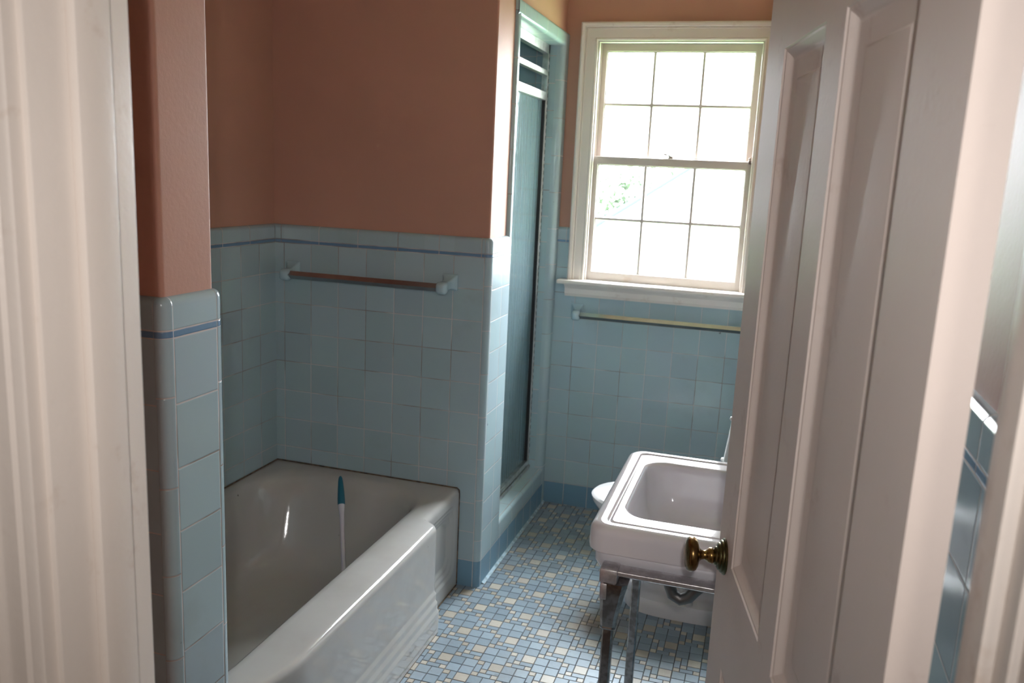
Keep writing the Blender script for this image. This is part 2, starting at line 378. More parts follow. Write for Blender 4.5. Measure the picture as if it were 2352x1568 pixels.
# ------------------------------------------------------------------ shower recess
def quadwall(name, quads, mats=TILE_PLAIN, kind='structure'):
    V = []; Fs = []; UV = []
    for q, uv in quads:
        k = len(V); V += q; Fs.append((k, k + 1, k + 2, k + 3)); UV.append(uv)
    return mesh_obj(name, V, Fs, [mats], None, [0] * len(Fs), UV, None, kind)
def uvr(u0, u1, v0, v1): return ((u0, v0), (u1, v0), (u1, v1), (u0, v1))
sx0, sx1, sy0, sy1 = -1.66, -0.99, 2.79, 3.53
quadwall('wall_shower_stall', [
    ([(sx0, sy0, 0.05), (sx0, sy1, 0.05), (sx0, sy1, ZC), (sx0, sy0, ZC)], uvr(0, sy1 - sy0, 0.05, ZC)),
    ([(sx0, sy1, 0.05), (sx1, sy1, 0.05), (sx1, sy1, ZC), (sx0, sy1, ZC)], uvr(0, sx1 - sx0, 0.05, ZC)),
    ([(sx1, sy0, 0.05), (sx0, sy0, 0.05), (sx0, sy0, ZC), (sx1, sy0, ZC)], uvr(0, sx1 - sx0, 0.05, ZC)),
    ([(sx1, 2.888, 0.05), (sx1, sy0, 0.05), (sx1, sy0, ZC), (sx1, 2.888, ZC)], uvr(0, 0.1, 0.05, ZC)),
    ([(sx1, sy0, 2.0), (sx1, sy1, 2.0), (sx1, sy1, ZC), (sx1, sy0, ZC)], uvr(0, 0.7, 2.0, ZC)),
    ([(sx0, sy0, 0.05), (sx1, sy0, 0.05), (sx1, sy1, 0.05), (sx0, sy1, 0.05)], uvr(0, 0.7, 0, 0.7))])
# curb
prof = [(XS, 0.0), (XS, ZB), (XS, 0.155)] + [(XS - 0.015 + 0.015 * cos(a), 0.155 + 0.015 * sin(a)) for a in arc(6, 0, pi / 2)[1:]] + [(-1.0, 0.17), (-1.0, 0.0)]
V = []; Fs = []; UV = []; MI = []
vv = [0]
for j in range(1, len(prof)): vv.append(vv[-1] + math.hypot(prof[j][0] - prof[j - 1][0], prof[j][1] - prof[j - 1][1]))
for (x, z) in prof: V += [(x, 2.88, z), (x, 3.52, z)]
for j in range(len(prof) - 1):
    Fs.append((2 * j, 2 * j + 1, 2 * j + 3, 2 * j + 2)); UV.append(((uS(2.88), vv[j]), (uS(3.52), vv[j]), (uS(3.52), vv[j + 1]), (uS(2.88), vv[j + 1]))); MI.append(1 if j == 0 else 0)
mesh_obj('trim_shower_curb', V, Fs, [CURB, TILEM], None, MI, UV, 35, 'structure')
# tiled surround: near jamb, far jamb, lintel
def strip_sweep(name, plan, z0, z1, mats, uvoff=0.0):
    V = []; Fs = []; UV = []; L = [0]
    for i in range(1, len(plan)): L.append(L[-1] + math.hypot(plan[i][0] - plan[i - 1][0], plan[i][1] - plan[i - 1][1]))
    for (x, y) in plan: V += [(x, y, z0), (x, y, z1)]
    for i in range(len(plan) - 1):
        Fs.append((2 * i, 2 * i + 2, 2 * i + 3, 2 * i + 1)); UV.append(((L[i] + uvoff, z0), (L[i + 1] + uvoff, z0), (L[i + 1] + uvoff, z1), (L[i] + uvoff, z1)))
    return mesh_obj(name, V, Fs, [mats], None, None, UV, 35, 'structure')
near = [(XS - O + O * sin(a), 2.865 - O * cos(a)) for a in arc(6, 0, pi / 2)] + [(XS - O + O * cos(a), 2.875 + O * sin(a)) for a in arc(6, 0, pi / 2)] + [(-1.0, 2.888)]
strip_sweep('trim_shower_jamb_near', near, 1.236, 2.04, BULL_PLAIN)
fp = [(-1.0, 3.505), (-0.945, 3.505)]
far_r = 0.026
farb = [(-0.918, 3.505)] + [(XS - far_r + far_r * sin(a), 3.505 + far_r - far_r * cos(a)) for a in arc(8, 0, pi / 2)] + [(XS, 3.575)]
o1 = strip_sweep('trim_shower_reveal', [(-1.0, 3.505), (-0.918, 3.505)], 0.16, 1.99, TILE_PLAIN, 0.0135)
o2 = strip_sweep('trim_shower_jamb_far', farb, 0.0, 2.0, BULL_PLAIN)
# lintel profile (x, z) swept along y
lp = [(-1.0, 1.985), (-0.945, 1.985)] + [(XS - 0.014 + 0.014 * sin(a), 1.985 + 0.014 - 0.014 * cos(a)) for a in arc(6, 0, pi / 2)] + [(XS, 2.03)] + [(XS - O + O * cos(a), 2.03 + O * sin(a)) for a in arc(6, 0, pi / 2)] 
V = []; Fs = []; UV = []; L = [0]
for i in range(1, len(lp)): L.append(L[-1] + math.hypot(lp[i][0] - lp[i - 1][0], lp[i][1] - lp[i - 1][1]))
for (x, z) in lp: V += [(x + .0008, 2.852, z), (x + .0008, 3.572, z)]
for i in range(len(lp) - 1):
    Fs.append((2 * i, 2 * i + 1, 2 * i + 3, 2 * i + 2)); UV.append(((L[i], 2.852), (L[i], 3.572), (L[i + 1], 3.572), (L[i + 1], 2.852)))
mesh_obj('trim_shower_lintel', V, Fs, [BULL_PLAIN], None, None, UV, 35, 'structure')

# ------------------------------------------------------------------ floor: grout bed with the mosaic laid in it
FU = 0.0203; FX, FY = -0.525, 2.436
def mosaic():
    fm = NT('mosaic_tile'); at = fm.n('ShaderNodeAttribute', attribute_name='tone'); at.attribute_type = 'GEOMETRY'
    ak = fm.n('ShaderNodeAttribute', attribute_name='beige'); ak.attribute_type = 'GEOMETRY'
    blue = fm.mix(at.outputs['Fac'], srgb(114, 129, 140), srgb(136, 151, 162)); be = fm.mix(at.outputs['Fac'], srgb(156, 147, 134), srgb(180, 172, 160))
    c = fm.mix(ak.outputs['Fac'], blue, be)
    c = fm.mix(fm.mt('MULTIPLY', fm.ss(fm.noise(3.0, 6, rough=0.7), 0.48, 0.72), 0.35), c, srgb(112, 104, 92))
    c = fm.mix(fm.mt('MULTIPLY', fm.ss(fm.noise(30, 3), 0.66, 0.76), 0.4), c, srgb(74, 66, 58))
    # rust bloom around the sink leg
    d = fm.n('ShaderNodeVectorMath', operation='DISTANCE'); fm.link(fm.geo(), d.inputs[0]); d.inputs[1].default_value = (-0.42, 2.60, 0)
    rr = fm.mt('ADD', d.outputs['Value'], fm.mt('MULTIPLY', fm.noise(14, 4), 0.12))
    c = fm.mix(fm.ss(rr, 0.09, 0.19, 0.5, 0.0), c, srgb(150, 118, 84))
    fm.set(c, fm.mt('ADD', 0.30, fm.mt('MULTIPLY', fm.noise(12, 3), 0.22))); fm.bump(fm.noise(90, 2), 0.0004)
    gm = simple('dark_floor_grout', srgb(56, 54, 54), 0.9, noise=0.2, nscale=12, alt=srgb(88, 84, 82))
    V = []; Fs = []; tone = []; bei = []; MI = []
    x0, x1, y0, y1 = -1.68, 0.25, 0.60, 3.59
    g_ = 0.00105; hz = 0.0
    V += [(-1.95, YD1 - 0.1, -0.0012), (0.35, YD1 - 0.1, -0.0012), (0.35, 3.62, -0.0012), (-1.95, 3.62, -0.0012)]; Fs.append((0, 1, 2, 3)); tone.append(0); bei.append(0); MI.append(1)
    Q = [(0, 0, 1, 1, 1), (0, 1, 1, 2, 0), (0, 3, 1, 1, 1), (1, 0, 1, 2, 0), (1, 2, 1, 1, 1), (1, 3, 2, 1, 0), (2, 0, 2, 2, 1), (2, 2, 2, 1, 0), (3, 3, 1, 1, 1)]
    P = [(0, 0, 2, 2, 0), (2, 0, 2, 2, 0), (0, 2, 2, 2, 0), (2, 2, 2, 2, 0)]
    rnd = random.Random(3)
    for i in range(-20, 14):
        for j in range(-28, 20):
            cx = FX + i * 4 * FU; cy = FY + j * 4 * FU     # block centre
            for (a, b, w, h, k) in (P if (i + j) % 2 == 0 else Q):
                xa = cx + (a - 2) * FU; xb = xa + w * FU; yb = cy - (b - 2) * FU; ya = yb - h * FU
                xa, xb, ya, yb = max(xa, x0), min(xb, x1), max(ya, y0), min(yb, y1)
                if xb - xa < 0.004 or yb - ya < 0.004: continue
                if xa > 0.24 or xb < -1.0 and ya > 1.2: continue
                q = len(V); jx = rnd.uniform(-.0003, .0003); jy = rnd.uniform(-.0003, .0003); e = 0.0009
                gx0, gx1, gy0, gy1 = xa + g_ + jx, xb - g_ + jx, ya + g_ + jy, yb - g_ + jy
                V += [(gx0, gy0, -.0012), (gx1, gy0, -.0012), (gx1, gy1, -.0012), (gx0, gy1, -.0012), (gx0 + e, gy0 + e, 0), (gx1 - e, gy0 + e, 0), (gx1 - e, gy1 - e, 0), (gx0 + e, gy1 - e, 0)]
                tn = rnd.random()
                for f in ((4, 5, 6, 7), (0, 1, 5, 4), (1, 2, 6, 5), (2, 3, 7, 6), (3, 0, 4, 7)):
                    Fs.append(tuple(q + t for t in f)); tone.append(tn); bei.append(k); MI.append(0)
    o = mesh_obj('floor', V, Fs, [fm.m, gm], None, MI, None, 30, 'structure')
    for nm, arr in (('tone', tone), ('beige', bei)):
        a = o.data.attributes.new(nm, 'FLOAT', 'FACE'); a.data.foreach_set('value', [float(t) for t in arr])
mosaic()
mb = MB(); mb.box(-1.9, 1.2, -1.7, YD1 - 0.095, -0.05, -0.002); mb.build('floor_hall', simple('hall_floor_wood', srgb(120, 85, 55), 0.4), kind='structure', smooth=None)

mb = MB(); mb.add([(XS, 2.70, 0.0005), (XS + .011, 2.70, 0.0005), (XS + .009, 3.555, 0.0005), (XS, 3.555, 0.0005), (XS, 2.70, .006), (XS, 3.555, .006)], [(0, 1, 2, 3), (1, 4, 5, 2)])
mb.build('trim_floor_caulk', simple('pale_blue_caulk', srgb(176, 200, 212), 0.7, noise=0.1, nscale=30, alt=srgb(140, 160, 170)), kind='structure', smooth=None)
# ------------------------------------------------------------------ window
WXA, WXB = -0.758, -0.103     # clear opening between casings
mb = MB()
def casing_profile(w):   # (across from opening edge outwards, depth towards room)
    return [(0, 0.0), (0, 0.016), (0.006, 0.019), (0.012, 0.016), (0.020, 0.018), (w * 0.62, 0.020), (w * 0.66, 0.024), (w * 0.72, 0.021), (w * 0.78, 0.030), (w - 0.006, 0.033), (w, 0.029), (w, 0.0)]
wz = 1.03; zt = 2.012; cw_ = 0.070
def mitred(mb, x0, x1, z0, z1, w, yface, prof):
    """left, head, right casing with mitred corners"""
    k = sqrt(2)
    pth = [(Vector((x0, yface, z0)), Vector((-1, 0, 0)), Vector((0, -1, 0))), (Vector((x0, yface, z1)), Vector((-1, 0, 1)), Vector((0, -1, 0))),
           (Vector((x1, yface, z1)), Vector((1, 0, 1)), Vector((0, -1, 0))), (Vector((x1, yface, z0)), Vector((1, 0, 0)), Vector((0, -1, 0)))]
    mb.sweep(pth, prof)
mitred(mb, WXA, WXB, wz, zt, cw_, YW + 0.010, casing_profile(cw_))
mb.build('trim_window_casing', CREAM, kind='structure', smooth=30)
# jamb box, parting stops, sill
win = mesh_obj('window_1', [], [], [SASH], kind='structure')
mb = MB()
y0, y1 = YW + 0.012, YW + 0.17
mb.box(WX0, WXA, y0 - 0.01, y1, 1.0, 2.03); mb.box(WXB, WX1, y0 - 0.01, y1, 1.0, 2.03); mb.box(WXA, WXB, y0 - 0.01, y1, zt, 2.03); mb.box(WXA, WXB, y0, y1 + 0.03, 1.0, 1.012)
for xa, xb in ((WXA, WXA + 0.006), (WXB - 0.006, WXB)):
    mb.box(xa, xb, YW + 0.004, YW + 0.022, 1.012, zt, 0.002); mb.box(xa, xb, YW + 0.0575, YW + 0.0625, 1.012, zt, 0.001)
mb.box(WXA, WXB, YW + 0.004, YW + 0.022, zt - 0.006, zt, 0.002)
mb.build('window_frame', SASH, win, smooth=None)
def sash(name, x0, x1, z0, z1, gx0, gx1, gz0, gz1, yf, th=0.033, mat=None):
    SM = mat or SASH
    s = MB(); bv = 0.002
    s.box(x0, gx0, yf, yf + th, z0, z1, bv); s.box(gx1, x1, yf, yf + th, z0, z1, bv)
    s.box(gx0 - .002, gx1 + .002, yf, yf + th, z0, gz0, bv); s.box(gx0 - .002, gx1 + .002, yf, yf + th, gz1, z1, bv)
    so = s.build(name, SM, win, smooth=None)
    pw = (gx1 - gx0) / 3; ym = yf + th * 0.5
    m_ = MB()
    def bar(xa, xb, za, zb_, vertical):
        t0, t1 = 0.0050, 0.0088
        if vertical:
            pr = [(-t1, 0.002), (-t0, -0.011), (t0, -0.011), (t1, 0.002), (t0, 0.007), (-t0, 0.007)]
            m_.loft([[(xa + a, ym + b, z) for a, b in pr] for z in (za, zb_)], True, True, True)
        else:
            pr = [(-t1, 0.002), (-t0, -0.011), (t0, -0.011), (t1, 0.002), (t0, 0.007), (-t0, 0.007)]
            m_.loft([[(x, ym + b * .95, za + a) for a, b in pr] for x in (xa, xb)], True, True, True)
    for k in (1, 2): bar(gx0 + pw * k, 0, gz0, gz1, True)
    bar(gx0, gx1, (gz0 + gz1) / 2, 0, False)
    # putty bevels around the glass
    for (a, b, c, d) in ((gx0, gx0 + .004, gz0, gz1), (gx1 - .004, gx1, gz0, gz1), (gx0, gx1, gz0, gz0 + .004), (gx0, gx1, gz1 - .004, gz1)): m_.box(a, b, ym - .010, ym + .004, c, d, .001)
    m_.build('muntins', SASH, so, smooth=None)
    for i in range(3):
        for j in range(2):
            q = MB(); za = gz0 + (gz1 - gz0) / 2 * j; zb_ = za + (gz1 - gz0) / 2
            q.box(gx0 + pw * i, gx0 + pw * (i + 1), ym + .003, ym + .006, za, zb_); q.build('glass_pane', WGLASS, so, smooth=None)
    return so
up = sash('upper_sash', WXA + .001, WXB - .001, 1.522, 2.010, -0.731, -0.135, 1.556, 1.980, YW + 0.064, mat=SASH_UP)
lo = sash('lower_sash', WXA + .001, WXB - .001, 1.0125, 1.553, -0.733, -0.130, 1.068, 1.520, YW + 0.0235)
# sash lock on the meeting rail and small catch at the right
mb = MB(); lx, ly, lz = -0.433, YW + 0.040, 1.553
mb.box(lx - .030, lx + .030, ly - .012, ly + .012, lz, lz + .004, .0015); mb.lathe([(0.011, 0), (0.011, .006), (.007, .010), (.003, .012)], (lx, ly, lz + .004), (0, 0, 1), 20)
mb.tube([(lx, ly - .004, lz + .011), (lx - .012, ly - .014, lz + .014), (lx - .028, ly - .018, lz + .019)], [.0035, .003, .005], 10)
mb.build('sash_lock', simple('aged_lock_metal', (0.30, 0.28, 0.24, 1), 0.4, 1.0), lo)
mb = MB(); mb.lathe([(.006, 0), (.006, .012), (.003, .016), (.005, .022), (.002, .026)], (-0.117, YW + .020, 1.545), (0, -0.3, 1), 14)
mb.build('sash_catch', simple('rusty_catch', (0.16, 0.12, 0.10, 1), 0.5, 0.8), lo)
mb = MB()   # stool with horns and moulded apron
mb.box(-0.866, 0.005, 3.500, YW + 0.0235, 1.012, 1.030, 0.006, seg=3)
mb.build('trim_window_stool', CREAM, kind='structure')
mb = MB(); pr = [(0, 0), (-.010, 0), (-.013, .008), (-.016, .012), (-.018, .034), (-.024, .042), (-.034, .050), (-.036, .056), (0, .056)]
mb.loft([[(x, YW + a, 0.957 + b) for a, b in pr] for x in (-0.836, -0.025)], True, True, True)
mb.build('trim_window_apron', CREAM, kind='structure', smooth=30)

# ------------------------------------------------------------------ door casing and jamb
JL, JR = -0.560, 0.162
mb = MB()
# jamb boards, stops
mb.box(-0.585, JL, YD0, 0.648, 0, 2.06, .0015); mb.box(JR, 0.187, YD0, 0.640, 0, 2.06, .0015); mb.box(JL, JR, YD0, 0.640, 2.04, 2.06)
mb.box(JL, JL + .010, 0.576, 0.615, 0, 2.04, .0015); mb.box(JR - .010, JR, 0.559, 0.605, 0, 2.04, .0015); mb.box(JL, JR, 0.565, 0.605, 2.03, 2.04, .0015)
mb.build('trim_door_jamb', CREAM, kind='structure', smooth=30)
mb = MB(); cp_ = [(0, 0), (0, .010), (.004, .012), (.010, .0125), (.013, .0095), (.017, .0125), (.030, .0135), (.034, .0155), (.037, .013), (.042, .0165), (.060, .018), (.063, .0215), (.068, .019), (.072, .025), (.086, .027), (.090, .024), (.090, 0)]
cp = [(a, b * 1.35) for a, b in cp_]
def door_casing(mb, x0, x1, z1, yf, sgn):
    pth = [(Vector((x0, yf, 0)), Vector((-1, 0, 0)), Vector((0, sgn, 0))), (Vector((x0, yf, z1)), Vector((-1, 0, 1)), Vector((0, sgn, 0))),
           (Vector((x1, yf, z1)), Vector((1, 0, 1)), Vector((0, sgn, 0))), (Vector((x1, yf, 0)), Vector((1, 0, 0)), Vector((0, sgn, 0)))]
    mb.sweep(pth, cp)
door_casing(mb, JL - .006, JR + .006, 2.046, YD0, -1)
mb.build('trim_door_casing', CREAM, kind='structure', smooth=30)

# ------------------------------------------------------------------ the open six-panel door
HX, HY, TH, DL, DT = 0.114, 0.640, 0.208, 0.711, 0.032
dr = mesh_obj('door_1', [], [], [DOORP], kind='structure'); dr.location = (HX, HY, 0); dr.rotation_euler = (0, 0, TH)
# local frame: y along the door from the hinge edge, -x towards the visible face, thickness towards +x
ST, MU = 0.113, 0.075; PW = (DL - 2 * ST - MU) / 2
rows = [(0.21, 0.735), (0.900, 1.642), (1.752, 1.925)]
cols = [(ST, ST + PW), (ST + PW + MU, DL - ST)]
def door_face(side):
    """grid of stiles/rails with holes, side 0: x=0 face, side 1: x=DT face"""
    s = MB(); xf = 0.0 if side == 0 else DT; sg = 1 if side == 0 else -1
    zs = [0.0, 0.006] + [z for r in rows for z in r] + [2.03]; ys = [0.0, ST, ST + PW, ST + PW + MU, DL - ST, DL]
    zs = sorted(set([0.006] + [z for r in rows for z in r] + [2.03]))
    for a in range(len(ys) - 1):
        for b in range(len(zs) - 1):
            if (ys[a], ys[a + 1]) in cols and (zs[b], zs[b + 1]) in rows: continue
            s.add([(xf, ys[a], zs[b]), (xf, ys[a + 1], zs[b]), (xf, ys[a + 1], zs[b + 1]), (xf, ys[a], zs[b + 1])], [(0, 1, 2, 3)])
    # moulding around each panel then the raised field
    steps = [(0, 0), (.0015, .0022), (.004, .0026), (.0048, .0012 + .002), (.008, .0062), (.012, .0090), (.0165, .0108), (.0185, .0110), (.0420, .0110), (.0435, .0102), (.046, .0100)]
    for (ya, yb) in cols:
        for (za, zb_) in rows:
            rings = []
            for ins, dep in steps:
                x = xf + sg * dep; rings.append([(x, ya + ins, za + ins), (x, yb - ins, za + ins), (x, yb - ins, zb_ - ins), (x, ya + ins, zb_ - ins)])
            s.loft(rings, True, False, True)
    return s
for sd, nm in ((0, 'hall_face'), (1, 'room_face')):
    fo = door_face(sd); ob = mesh_obj(nm, fo.v, fo.f, [DOORP], None, None, None, 25); ob.parent = dr
mb = MB(); mb.add([(0, 0, .006), (DT, 0, .006), (DT, 0, 2.03), (0, 0, 2.03), (0, DL, .006), (DT, DL, .006), (DT, DL, 2.03), (0, DL, 2.03)], [(0, 1, 2, 3), (4, 5, 6, 7), (0, 3, 7, 4), (1, 2, 6, 5), (0, 1, 5, 4), (3, 2, 6, 7)][0:2] + [(0, 1, 5, 4), (3, 2, 6, 7)])
ob = mesh_obj('door_edge', mb.v, mb.f, [DOORP], None, None, None, None); ob.parent = dr
def knob(side):
    sg = -1 if side == 0 else 1; x0 = 0 if side == 0 else DT
    ky, kz = 0.654, 0.893
    base = MB(); base.lathe([(0.0, -.001), (.0275, 0), (.0285, .0015), (.027, .004), (.0255, .0045), (.025, .007), (.0225, .0085), (.0215, .0088), (.021, .011), (.0175, .013), (.0150, .0135), (.0140, .016), (.0105, .018), (.0, .0185)], (x0, ky, kz), (sg, 0, 0), 40)
    ob = mesh_obj('rose_plate', base.v, base.f, [BRASS_G], None, None, None, 50); ob.parent = dr; ob['label'] = 'greenish brass rose plate with raised rings'
    k = MB(); k.lathe([(.0, .016), (.0105, .0165), (.0125, .020), (.0120, .0245), (.0085, .028), (.0068, .032), (.0075, .036), (.0110, .0395), (.0150, .0412), (.0200, .0422), (.0245, .0448), (.0268, .0482), (.0274, .0515), (.0268, .0550), (.0245, .0582), (.0200, .0605), (.013, .0622), (.006, .0629), (0, .0630)], (x0, ky, kz), (sg, 0, 0), 48)
    ob = mesh_obj('door_knob', k.v, k.f, [BRASS], None, None, None, 60); ob.parent = dr; ob['label'] = 'aged brass door knob'
knob(0); knob(1)
for z in (0.25, 1.78):
    mb = MB(); mb.lathe([(.0055, 0), (.0055, .09)], (DT + .004, -.004, z), (0, 0, 1), 14); mb.lathe([(.004, 0), (.0065, .002), (.004, .006), (0, .009)], (DT + .004, -.004, z + .09), (0, 0, 1), 14)
    ob = mesh_obj('hinge', mb.v, mb.f, [DOORP], None, None, None, 50); ob.parent = dr

# ------------------------------------------------------------------ bathtub
def sstep(a, b, x):
    t = max(0.0, min(1.0, (x - a) / (b - a))); return t * t * (3 - 2 * t)
def ring_pts(x0, x1, y0, y1, r, z, ny=None, nx=24, nc=8):
    """counter-clockwise from the right side going +y; right side has the fixed sampling ny"""
    P_ = []
    ys = ny or [i / 40 for i in range(41)]
    for t in ys: P_.append([x1, y0 + r + (y1 - y0 - 2 * r) * t, z])
    for a in arc(nc, 0, pi / 2)[1:-1]: P_.append([x1 - r + r * cos(a), y1 - r + r * sin(a), z])
    for i in range(nx + 1): P_.append([x1 - r - (x1 - x0 - 2 * r) * i / nx, y1, z])
    for a in arc(nc, pi / 2, pi)[1:-1]: P_.append([x0 + r + r * cos(a), y1 - r + r * sin(a), z])
    for i in range(nx + 1): P_.append([x0, y1 - r - (y1 - y0 - 2 * r) * i / nx, z])
    for a in arc(nc, pi, 1.5 * pi)[1:-1]: P_.append([x0 + r + r * cos(a), y0 + r + r * sin(a), z])
    for i in range(nx + 1): P_.append([x0 + r + (x1 - x0 - 2 * r) * i / nx, y0, z])
    for a in arc(nc, 1.5 * pi, 2 * pi)[1:-1]: P_.append([x1 - r + r * cos(a), y0 + r + r * sin(a), z])
    return P_
TY0, TY1 = 1.2265, 2.6595
tub = thing('bathtub', 'white enamelled built-in bathtub with ribbed apron in the tiled alcove', 'bathtub', (-1.33, 1.94, 0))
NYS = [i / 150 for i in range(151)]
def bulge(y): return sstep(1.30, 1.56, y) * (1 - sstep(2.335, 2.372, y))
def rr_sd(y, z, y0, y1, z0, z1, r):
    cy, cz = (y0 + y1) / 2, (z0 + z1) / 2; qy = abs(y - cy) - (y1 - y0) / 2 + r; qz = abs(z - cz) - (z1 - z0) / 2 + r
    return math.hypot(max(qy, 0), max(qz, 0)) + min(max(qy, qz), 0) - r
def apron_x(y, z):
    b = bulge(y); x = -0.966 + 0.048 * b
    rib = 0.0055 * (sstep(.150, .138, z) if False else (1 - sstep(.136, .144, z))) + 0.0055 * (1 - sstep(.106, .114, z)) + 0.0055 * (1 - sstep(.076, .084, z))
    x += rib * b - 0.002 * b
    for (p0, p1) in ((2.20, 2.630), (1.20, 1.62)):
        if y0_in := (p0 < y < p1 + .1):
            for k in range(3):
                d = rr_sd(y, z, p0 - .3 if p0 > 2 else 1.0, p1 - 0.022 * k if p0 > 2 else 1.70, .060 + 0.022 * k, .322 - 0.016 * k, .045)
                x -= 0.0045 * (1 - sstep(-.006, 0.0, d)) * (1 - b)
    return x
mb = MB(); RR = 0.0
def outer(z, inset=0.0, zdrop=0.0):
    P_ = ring_pts(XL + 0.0012, -0.966, TY0, TY1, 0.004, z, NYS)
    for p in P_:
        if p[0] > -0.975:
            p[0] = apron_x(p[1], min(z, .40)) - inset if z < .33 else (-0.966 + 0.046 * bulge(p[1]) - inset)
    return P_
rings = []
# from the drain end up the inside, over the deck and down the apron
ins = [(-1.50, -1.20, 1.50, 2.28, .10, .062), (-1.56, -1.15, 1.44, 2.36, .13, .064), (-1.600, -1.115, 1.39, 2.42, .15, .074), (-1.620, -1.096, 1.365, 2.455, .165, .095), (-1.630, -1.085, 1.35, 2.484, .175, .14),
       (-1.640, -1.076, 1.34, 2.515, .18, .21), (-1.648, -1.068, 1.325, 2.546, .182, .28), (-1.654, -1.062, 1.315, 2.567, .180, .325), (-1.660, -1.058, 1.305, 2.584, .178, .345), (-1.665, -1.053, 1.297, 2.598, .175, .3555), (-1.673, -1.044, 1.288, 2.610, .168, .361), (-1.683, -1.030, 1.28, 2.620, .155, .3635)]
for a in ins: rings.append(ring_pts(*a, NYS))
rings.append(outer(.3655, .034)); rings.append(outer(.365, .020))
rr = .020
for a in arc(6, 0, pi / 2)[1:]: rings.append(outer(.345 + rr * cos(a), rr * (1 - sin(a))))
z = .335
while z > 0.0: rings.append(outer(z)); z -= 0.006
rings.append(outer(0.0))
mb.loft(rings, True, True, False)
mb.build('tub_shell', TUBM, tub, smooth=50)
# dirty caulk bead along the walls
mb = MB(); mb.tube([(XL + .0036, 1.24, .367), (XL + .0036, YB - .003, .369), (-0.975, YB - .002, .367), (-0.9665, YB - .002, .360), (-0.9655, YB - .002, .34), (-0.9655, YB - .002, 0.004)], .0026, 8); mb.build('caulk_bead', CAULK, tub)
mb = MB(); mb.tube([(-0.9635, 2.655, .002), (-0.9635, 2.38, .002), (-0.905, 2.33, .002), (-0.905, 1.56, .002), (-0.96, 1.47, .002), (-0.96, 1.24, .002)], .0022, 8); mb.build('floor_caulk', CAULK, tub)
mb = MB(); mb.lathe([(0, .0), (.022, 0), (.022, .002), (.016, .003), (.0, .002)], (-1.36, 1.60, .0625), (0, 0, 1), 24); mb.build('drain', CHROME, tub)

# long-handled scrubbing brush leaning in the tub
bt = Vector((-1.366, 2.532, .394)); bb = Vector((-1.215, 2.285, .098)); dv = (bt - bb)
br = thing('long_handled_brush', 'long handled brush with teal grip and white shaft leaning inside the bathtub', 'brush', tuple(bb))
def along(t): return bb + dv * t
mb = MB(); mb.tube([along(t) for t in (.08, .2, .5, .65, .72, .745)], [.0080, .0075, .0072, .0080, .0112, .0118], 16); mb.build('shaft', WHITE_P, br, loc=None)
mb = MB(); mb.tube([along(t) for t in (.742, .75, .80, .88, .95, .985, 1.0)], [.0118, .0128, .0126, .0108, .0085, .0066, .0030], 16); mb.build('grip', TEAL, br)
mb = MB(); mb.lathe([(0, -.02), (.018, -.018), (.024, -.004), (.022, .010), (.012, .020), (.006, .030)], along(.06) , dv, 24); mb.build('brush_head', WHITE_P, br)

# ------------------------------------------------------------------ towel bars
def towel_bar(name, label, x0, x1, yw, z, group, ends=(True, True)):
    t = thing(name, label, 'towel bar', ((x0 + x1) / 2, yw, z), group)
    yb = yw - 0.062; zb_ = z - 0.014
    mb = MB(); h = 0.0138
    mb.loft([[(x, yb, zb_ + h), (x, yb - h, zb_), (x, yb, zb_ - h), (x, yb + h, zb_)] for x in (x0, x1)], True, True, True)
    mb.build('bar', CHROME, t, smooth=20)
    for k, x in enumerate((x0, x1)):
        if not ends[k]: continue
        s = -1 if k == 0 else 1
        m_ = MB()
        # square wall plate flowing into an arm with an octagonal cap
        def sq(cx, cy, cz, w, h_, rad): 
            P_ = []
            for a0, sx, sz in ((0, 1, 1), (pi / 2, -1, 1), (pi, -1, -1), (1.5 * pi, 1, -1)):
                for a in arc(3, a0, a0 + pi / 2): P_.append((cx + sx * (w - rad) + rad * cos(a), cy, cz + sz * (h_ - rad) + rad * sin(a)))
            return P_
        rg = [sq(x + s * .012, yw + .001, z, .027, .027, .002), sq(x + s * .012, yw - .006, z, .027, .027, .003), sq(x + s * .011, yw - .011, z - .001, .021, .021, .005), sq(x + s * .009, yw - .024, z - .005, .0155, .0165, .006),
              sq(x + s * .006, yw - .040, z - .010, .0135, .0155, .006), sq(x + s * .005, yw - .050, z - .014, .0175, .0200, .009), sq(x + s * .005, yw - .066, z - .015, .0185, .0210, .010), sq(x + s * .005, yw - .079, z - .015, .0145, .0165, .008), sq(x + s * .005, yw - .0835, z - .015, .008, .010, .005)]
        m_.loft(rg, True, True, True); m_.build('bracket', PORC_B, t, smooth=50)
    return t
towel_bar('towel_bar', 'chrome towel bar on the tiled wall above the bathtub', -1.617, -1.037, YB, 1.095, 'wall towel bars')
towel_bar('towel_bar', 'chrome towel bar on the tiled wall under the window', -0.765, 0.02, YW, 0.898, 'wall towel bars')

